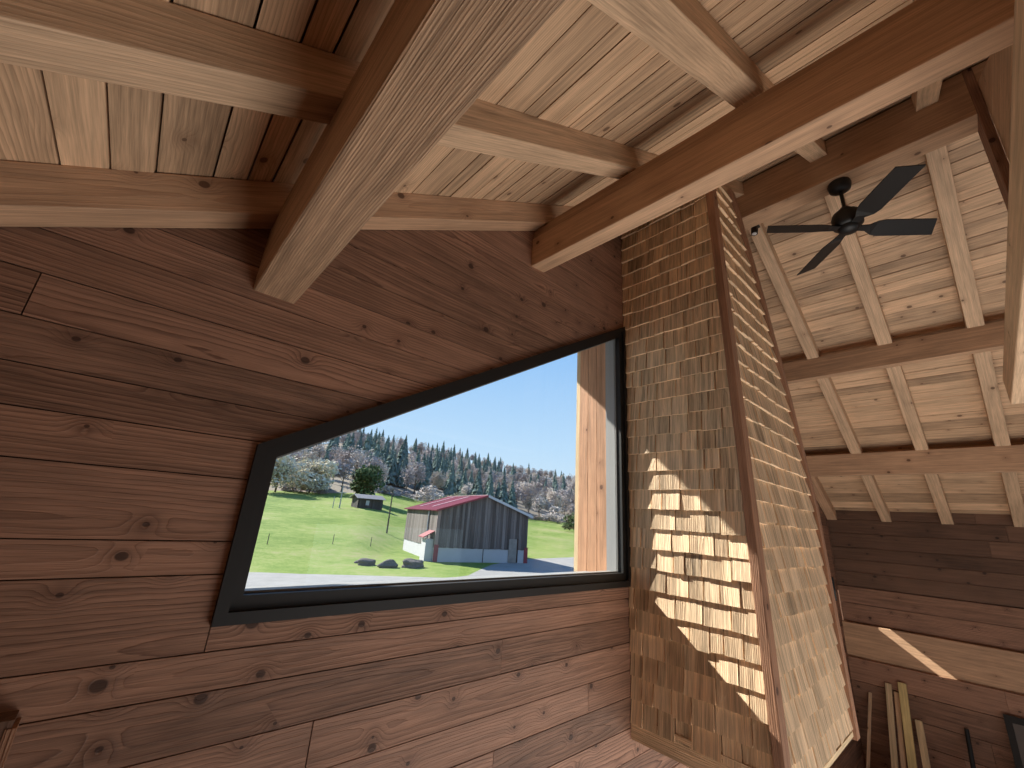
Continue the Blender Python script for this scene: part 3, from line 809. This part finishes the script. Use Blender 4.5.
M_BARN = planks_mat('weathered_grey_planks', (.03, .025, .023), (.11, .092, .086), (.24, .21, .20))
M_PLINTH = plain('whitewashed_plinth', (.42, .42, .44), .9, 0, .12, 1.5)
M_RED = plain('red_painted_wood', (.22, .035, .045), .7, 0, .2, 3.)
M_ROOF = plain('dark_red_sheet_roof', (.115, .018, .038), .8, 0., .25, .7, spec=.08)
M_PALEROOF = plain('pale_roof_sheet', (.36, .22, .25), .5)
M_ZINC = plain('pale_verge_metal', (.42, .43, .45), .5)
A0 = V((21.0, 32.8+YC, -4.)); AB = V((8.95, -2.3, 0)); AC = V((2.55, 10.2, 0))
ea, ez, er = .26, .30, 1.78           # eaves z, right eave, ridge z
barn = root('barn', A0+AB*.5+AC*.5+V((0, 0, 0)), 'old grey plank barn with a dark red roof and white plinth', 'barn')
ab, ac = AB.normalized(), AC.normalized(); nAB = V((ab.y, -ab.x, 0)); nAC = V((-ac.y, ac.x, 0))
def wallp(mb, p0, d, n, u0, u1, z0, ztop, w=.28, th=.06, t=None):
    u = u0
    while u < u1-.02:
        e = min(u+w*rng.uniform(.8, 1.2), u1)
        za, zb = ztop(u), ztop(e)
        a, b = p0+d*u, p0+d*(e-.015)
        q = [(a.x, a.y, z0+rng.uniform(-.03, .03)), (b.x, b.y, z0+rng.uniform(-.03, .03)), (b.x, b.y, zb), (a.x, a.y, za)]
        mb.prism(q, -n*th, (0, 0, 1), rng.random() if t is None else t, scale=1.)
        u = e
L1, L2 = AB.length, AC.length
gt = lambda u: ea+(er-ea)*min(u, L1-u)/(L1/2)+(ez-ea)*(u/L1)
base = V((A0.x, A0.y, 0))
mb = MB(); wallp(mb, base+nAB*.05, ab, nAB, 0, L1, -2.85, gt)
mb.build('gable_planks', M_BARN, barn)
mb = MB(); wallp(mb, base+nAC*.05, ac, nAC, 0, L2, -2.85, lambda u: ea)
mb.build('side_planks', M_BARN, barn)
mb = MB()
wallp(mb, base+AC+ab*.0, ab, -nAB, 0, L1, -4, gt, .5); wallp(mb, base+AB, ac, -nAC, 0, L2, -4, lambda u: ez, .5)
mb.build('rear_planks', M_BARN, barn)
mb = MB()
def plbox(mb, p0, d, n, L, z0, z1, th, mi=0, scale=1.):
    a, b = p0, p0+d*L
    mb.prism([(a.x, a.y, z0), (b.x, b.y, z0), (b.x, b.y, z1), (a.x, a.y, z1)], -n*th, d, .5, mi=mi, scale=1.)
plbox(mb, base, ab, nAB, L1, -4.3, -2.8, .3)
mb.build('front_plinth', M_PLINTH, barn)
mb = MB(); plbox(mb, base, ac, nAC, L2, -4.3, -2.8, .3); mb.build('side_plinth', M_PLINTH, barn)
mb = MB()
rA, rC = base+AB*.5, base+AB*.5+AC
def roofp(mb, e0, e1, r0, r1, ze, zr, mi=0, dz=0.):
    q = [(e0.x, e0.y, ze+dz), (e1.x, e1.y, ze+dz), (r1.x, r1.y, zr+dz), (r0.x, r0.y, zr+dz)]
    mb.prism(q, (0, 0, .07), tuple(ac), .5, mi=mi, scale=1.)
ov = .35
e0, e1 = base-ab*ov-ac*ov, base+AC-ab*ov+ac*ov
r0, r1 = rA-ac*ov, rC+ac*ov
sl = (er-ea)/(L1/2)
roofp(mb, e0, e1, r0, r1, ea-sl*ov+.06, er+.06)
f0, f1 = base+AB+ab*ov-ac*ov, base+AB+AC+ab*ov+ac*ov
roofp(mb, f0, f1, r0, r1, ez-sl*ov+.06, er+.06)
rf = mb.build('roof', M_ROOF, barn)
mb = MB()
for uu in (.32, .72):
    for_ = lambda q, s_: base-ab*ov+ac*(L2*q)+ab*(L1/2+ov)*s_
    a, b, c, d = for_(uu, .18), for_(uu+.04, .18), for_(uu+.04, .92), for_(uu, .92)
    zz1, zz2 = ea-sl*ov+.15+(er-ea+sl*ov)*.18, ea-sl*ov+.15+(er-ea+sl*ov)*.92
    mb.prism([(a.x, a.y, zz1), (b.x, b.y, zz1), (c.x, c.y, zz2), (d.x, d.y, zz2)], (0, 0, .02), tuple(ab), .5, scale=1.)
mb.build('pale_roof_sheets', M_PALEROOF, rf)
mb = MB()
z_e, z_r = ea-sl*ov+.06, er+.06
for (p, q, za, zb) in ((f0, r0, ez-sl*ov+.02, z_r),):
    mb.beam((p.x, p.y, za), (q.x, q.y, zb), .06, .22, scale=1.)
mb.build('verge_trim', M_ZINC, barn)
mb = MB(); mb.beam((e0.x, e0.y, z_e), (r0.x, r0.y, z_r), .05, .16, scale=1.)
mb.build('verge_trim', M_RED, barn)
mb = MB(); mb.beam((r0.x, r0.y, z_r+.08), (r1.x, r1.y, z_r+.08), .3, .06, scale=1.); mb.build('ridge_cap', M_PALEROOF, barn)
for p, nm in ((base-ab*.04+nAB*.08, 'corner_post'), (base+AB-ab*.3+nAB*.08, 'corner_post')):
    mb = MB(); plbox(mb, p, ab, nAB, .38, -4.05, -2.6, .12); mb.build(nm, M_RED, barn)
mb = MB(); plbox(mb, base-ab*.06+nAB*.1, ab, nAB, .3, -2.6, ea, .12); mb.build('corner_board', plain('faded_corner_board', (.26, .19, .17), .8), barn)
mb = MB(); plbox(mb, base+ab*(L1-2.0)+nAB*.1, ab, nAB, .85, -3.95, -1.9, .08); dr = mb.build('door', plain('patched_pale_door', (.23, .21, .19), .9, 0, .45, 2.), barn)
mb = MB(); plbox(mb, base+ab*(L1-1.13)+nAB*.12, ab, nAB, .1, -3.95, -1.85, .06); mb.build('door_jamb', M_GAP, dr)
mb = MB(); plbox(mb, base+ab*(L1*.5)+nAB*.02, ab, nAB, .06, -4.1, -2.8, .05); mb.build('plinth_joint', M_GAP, barn)
mb = MB(); q = base+ac*(L2*.22)+nAC*.12; mb.tube((q.x, q.y, -2.9), (q.x, q.y, ea-.1), .07, None, 8, scale=1.); mb.build('downpipe', M_ZINC, barn)
mb = MB(); q = base+ac*.35+nAC*.02
plbox(mb, q+nAC*.7, ac, nAC, 1.3, -4.2, -2.2, .7)
bx = mb.build('meter_cupboard', M_PLINTH, barn)
mb = MB(); qq = q-ac*.15
a, b = qq, qq+ac*1.6
mb.prism([(a.x, a.y, -1.55), (b.x, b.y, -1.55), (b.x+nAC.x*1., b.y+nAC.y*1., -2.1), (a.x+nAC.x*1., a.y+nAC.y*1., -2.1)], (0, 0, .08), tuple(ac), .5, scale=1.)
mb.build('cupboard_roof', M_RED, bx)

# ---- hut
hp = gp(.437, 74); hut = root('small_hut', hp, 'small dark wooden hut with grey roof out in the meadow', 'hut')
def hb(mb, x0, x1, y0, y1, z0, z1): mb.box((hp.x+x0, hp.y+y0, hp.z+z0), (hp.x+x1, hp.y+y1, hp.z+z1), (0, 0, 1), scale=1.)
mb = MB(); x = -2.3
while x < 2.2: hb(mb, x, x+.28, -1.4, -1.34, -.4, 1.45); x += .3
for y_ in (-1.3, -.9, -.5, -.1, .3, .7, 1.1): hb(mb, -2.3, -2.24, y_-.1, y_+.28, -.4, 1.5+.25*(1-abs(y_)/1.4)); hb(mb, 2.2, 2.26, y_-.1, y_+.28, -.4, 1.5)
hb(mb, -2.3, 2.26, 1.3, 1.36, -.4, 1.45)
mb.build('hut_walls', planks_mat('dark_hut_planks', (.03, .026, .024), (.06, .052, .048), (.1, .09, .085)), hut)
mb = MB()
for s_ in (-1, 1):
    mb.prism([(hp.x-2.7, hp.y+s_*1.8, hp.z+1.35), (hp.x+2.6, hp.y+s_*1.8, hp.z+1.35), (hp.x+2.6, hp.y, hp.z+2.05), (hp.x-2.7, hp.y, hp.z+2.05)], (0, 0, .08), (1, 0, 0), .5, scale=1.)
mb.build('hut_roof', plain('grey_hut_roof', (.2, .19, .2), .8, 0, .2, 2.), hut)
mb = MB(); hb(mb, -.9, -.3, -1.45, -1.40, .3, 1.1); mb.build('shutter', M_PLINTH, hut)

# ---- poles, wire, fence posts, rocks
M_POLE = plain('weathered_pole', (.11, .09, .075), .9, 0, .2, 5.)
def pole(k, y, h, label, arm=0., r=.11, mat=None, armz=.9):
    p = gp(k, y); o = root('utility_pole', p, label, 'pole')
    mb = MB(); mb.tube((p.x, p.y, p.z-.5), (p.x, p.y, p.z+h), r, r*.7, 8, scale=1.); mb.build('pole_shaft', mat or M_POLE, o)
    if arm:
        mb = MB(); mb.box((p.x-arm, p.y-.05, p.z+h*armz-.06), (p.x+arm, p.y+.05, p.z+h*armz+.06), (1, 0, 0), scale=1.); mb.build('cross_arm', mat or M_POLE, o)
    return p+V((0, 0, h))
ptop = pole(.4985, 51, 5.0, 'tall weathered wooden pole in the meadow left of the barn')
M_PG = plain('pale_galvanised', (.33, .34, .36), .5)
p2 = pole(.372, 73, 3.6, 'pale pole with a crossbar standing left of the small hut', .7, .12, M_PG, .72)
pole(.357, 73, 2.0, 'short pale post at the left of the crossbar pole', 0, .08, M_PG)
p3 = pole(.452, 84, 6.0, 'thin pale pole rising behind the small hut', 0, .09, M_PG)
def wire(a, b, sag, label):
    mb = MB(); n = 10
    pts = [a.lerp(b, i/n)-V((0, 0, sag*4*(i/n)*(1-i/n))) for i in range(n+1)]
    for p, q in zip(pts[:-1], pts[1:]): mb.tube(p, q, .025, None, 5, scale=1., caps=False)
    tag(mb.build('overhead_wire', M_PG), label, 'wire')
wire(ptop, V((40, 61, .3+1.4)), .3, 'thin overhead wire running right from the tall wooden pole')
for k, y, lab in ((.240, 41, 'thin fence post in the meadow nearest the window left edge'), (.372, 41, 'thin fence post in the middle of the meadow'), (.462, 41, 'thin fence post in the meadow nearest the barn')):
    p = gp(k, y); mb = MB(); mb.tube((p.x, p.y, p.z-.2), (p.x, p.y, p.z+.85), .035, .03, 6, scale=1.)
    tag(mb.build('fence_post', M_POLE), lab, 'fence post')
M_ROCK = plain('dark_rubble', (.11, .095, .085), .95, 0, .4, 4.)
for k, y, r, lab in ((.462, 31.6, .42, 'pale rubble heap on the grass verge, leftmost of the stones'), (.512, 30.2, .46, 'dark stone block in the middle of the grass verge'), (.583, 29.8, .55, 'dark wide stone block on the verge nearest the barn'), (.44, 32.6, .22, 'small stone lying left of the rubble heap')):
    import bmesh
    bm = bmesh.new(); bmesh.ops.create_icosphere(bm, subdivisions=3, radius=r)
    rr = random.Random(int(k*1000))
    ph = [rr.uniform(0, 6) for _ in range(6)]
    for v_ in bm.verts:
        c = v_.co; f = 1+.16*math.sin(c.x*7+ph[0])+.14*math.sin(c.y*8+ph[1])+.12*math.sin(c.z*11+ph[2])
        v_.co = V((c.x*1.5*f, c.y*f, c.z*.72*f))
    me = bpy.data.meshes.new('stone'); bm.to_mesh(me); bm.free(); me.materials.append(M_ROCK)
    o = bpy.data.objects.new('stone', me); COL.objects.link(o); o.location = gp(k, y, r*.35); tag(o, lab, 'stone')

# ------------------------------------------------------------------ light
SD = V((.33, -1., -.78)).normalized()
L = bpy.data.lights.new('sun', 'SUN'); L.energy = 12.5; L.angle = math.radians(.53); L.color = (1., .95, .87)
so = bpy.data.objects.new('sun', L); COL.objects.link(so); so.rotation_euler = SD.to_track_quat('-Z', 'Y').to_euler(); so.location = (0, 20, 20)
def area(name, loc, aim, sx, sy, e, col):
    l = bpy.data.lights.new(name, 'AREA'); l.shape = 'RECTANGLE'; l.size = sx; l.size_y = sy; l.energy = e; l.color = col
    o = bpy.data.objects.new(name, l); COL.objects.link(o); o.location = V(loc)*S
    o.rotation_euler = (V(aim)-V(loc)).to_track_quat('-Z', 'Y').to_euler(); return o
# added fill lamps: one behind the viewer, one standing in for floor bounce
area('back_fill_light', (7.0, YB+.15, -3.95), (6.5, 0, -2.5), 5.6, 1.5, 24, (.97, .99, 1.))
area('floor_bounce_light', (5.7, -3.7, ZF+.2), (5.7, -3.69, 5), 4.6, 3.6, 185, (1., .97, .92))

w = bpy.data.worlds.new('sky'); SCN.world = w; w.use_nodes = True
nt = w.node_tree; N = NB(nt); bg = nt.nodes['Background']
tc = nt.nodes.new('ShaderNodeTexCoord'); sx = nt.nodes.new('ShaderNodeSeparateXYZ'); nt.links.new(tc.outputs['Generated'], sx.inputs[0])
nt.links.new(N.ramp(sx.outputs[2], [(.0, srgb(214, 232, 245)), (.16, srgb(186, 218, 248)), (.42, srgb(138, 188, 243)), (.8, srgb(96, 150, 226))]), bg.inputs[0])
bg.inputs[1].default_value = 1.15

# ------------------------------------------------------------------ camera
cam = bpy.data.cameras.new('camera'); co = bpy.data.objects.new('camera', cam); COL.objects.link(co)
cam.sensor_width = 36.; cam.lens = 411.46*36/1024; cam.clip_end = 2000; cam.clip_start = .02
r = V((.73762991, -.67211084, .06456881)); d = V((.25422167, .18786106, -.94872523)); f = V((.62551855, .7162229, .30943708))
M = Matrix(((r.x, -d.x, -f.x, 0), (r.y, -d.y, -f.y, YC), (r.z, -d.z, -f.z, 0), (0, 0, 0, 1)))
co.matrix_world = M
SCN.camera = co
SCN.view_settings.view_transform = 'Standard'
SCN.view_settings.look = 'None'
SCN.view_settings.exposure = 0.
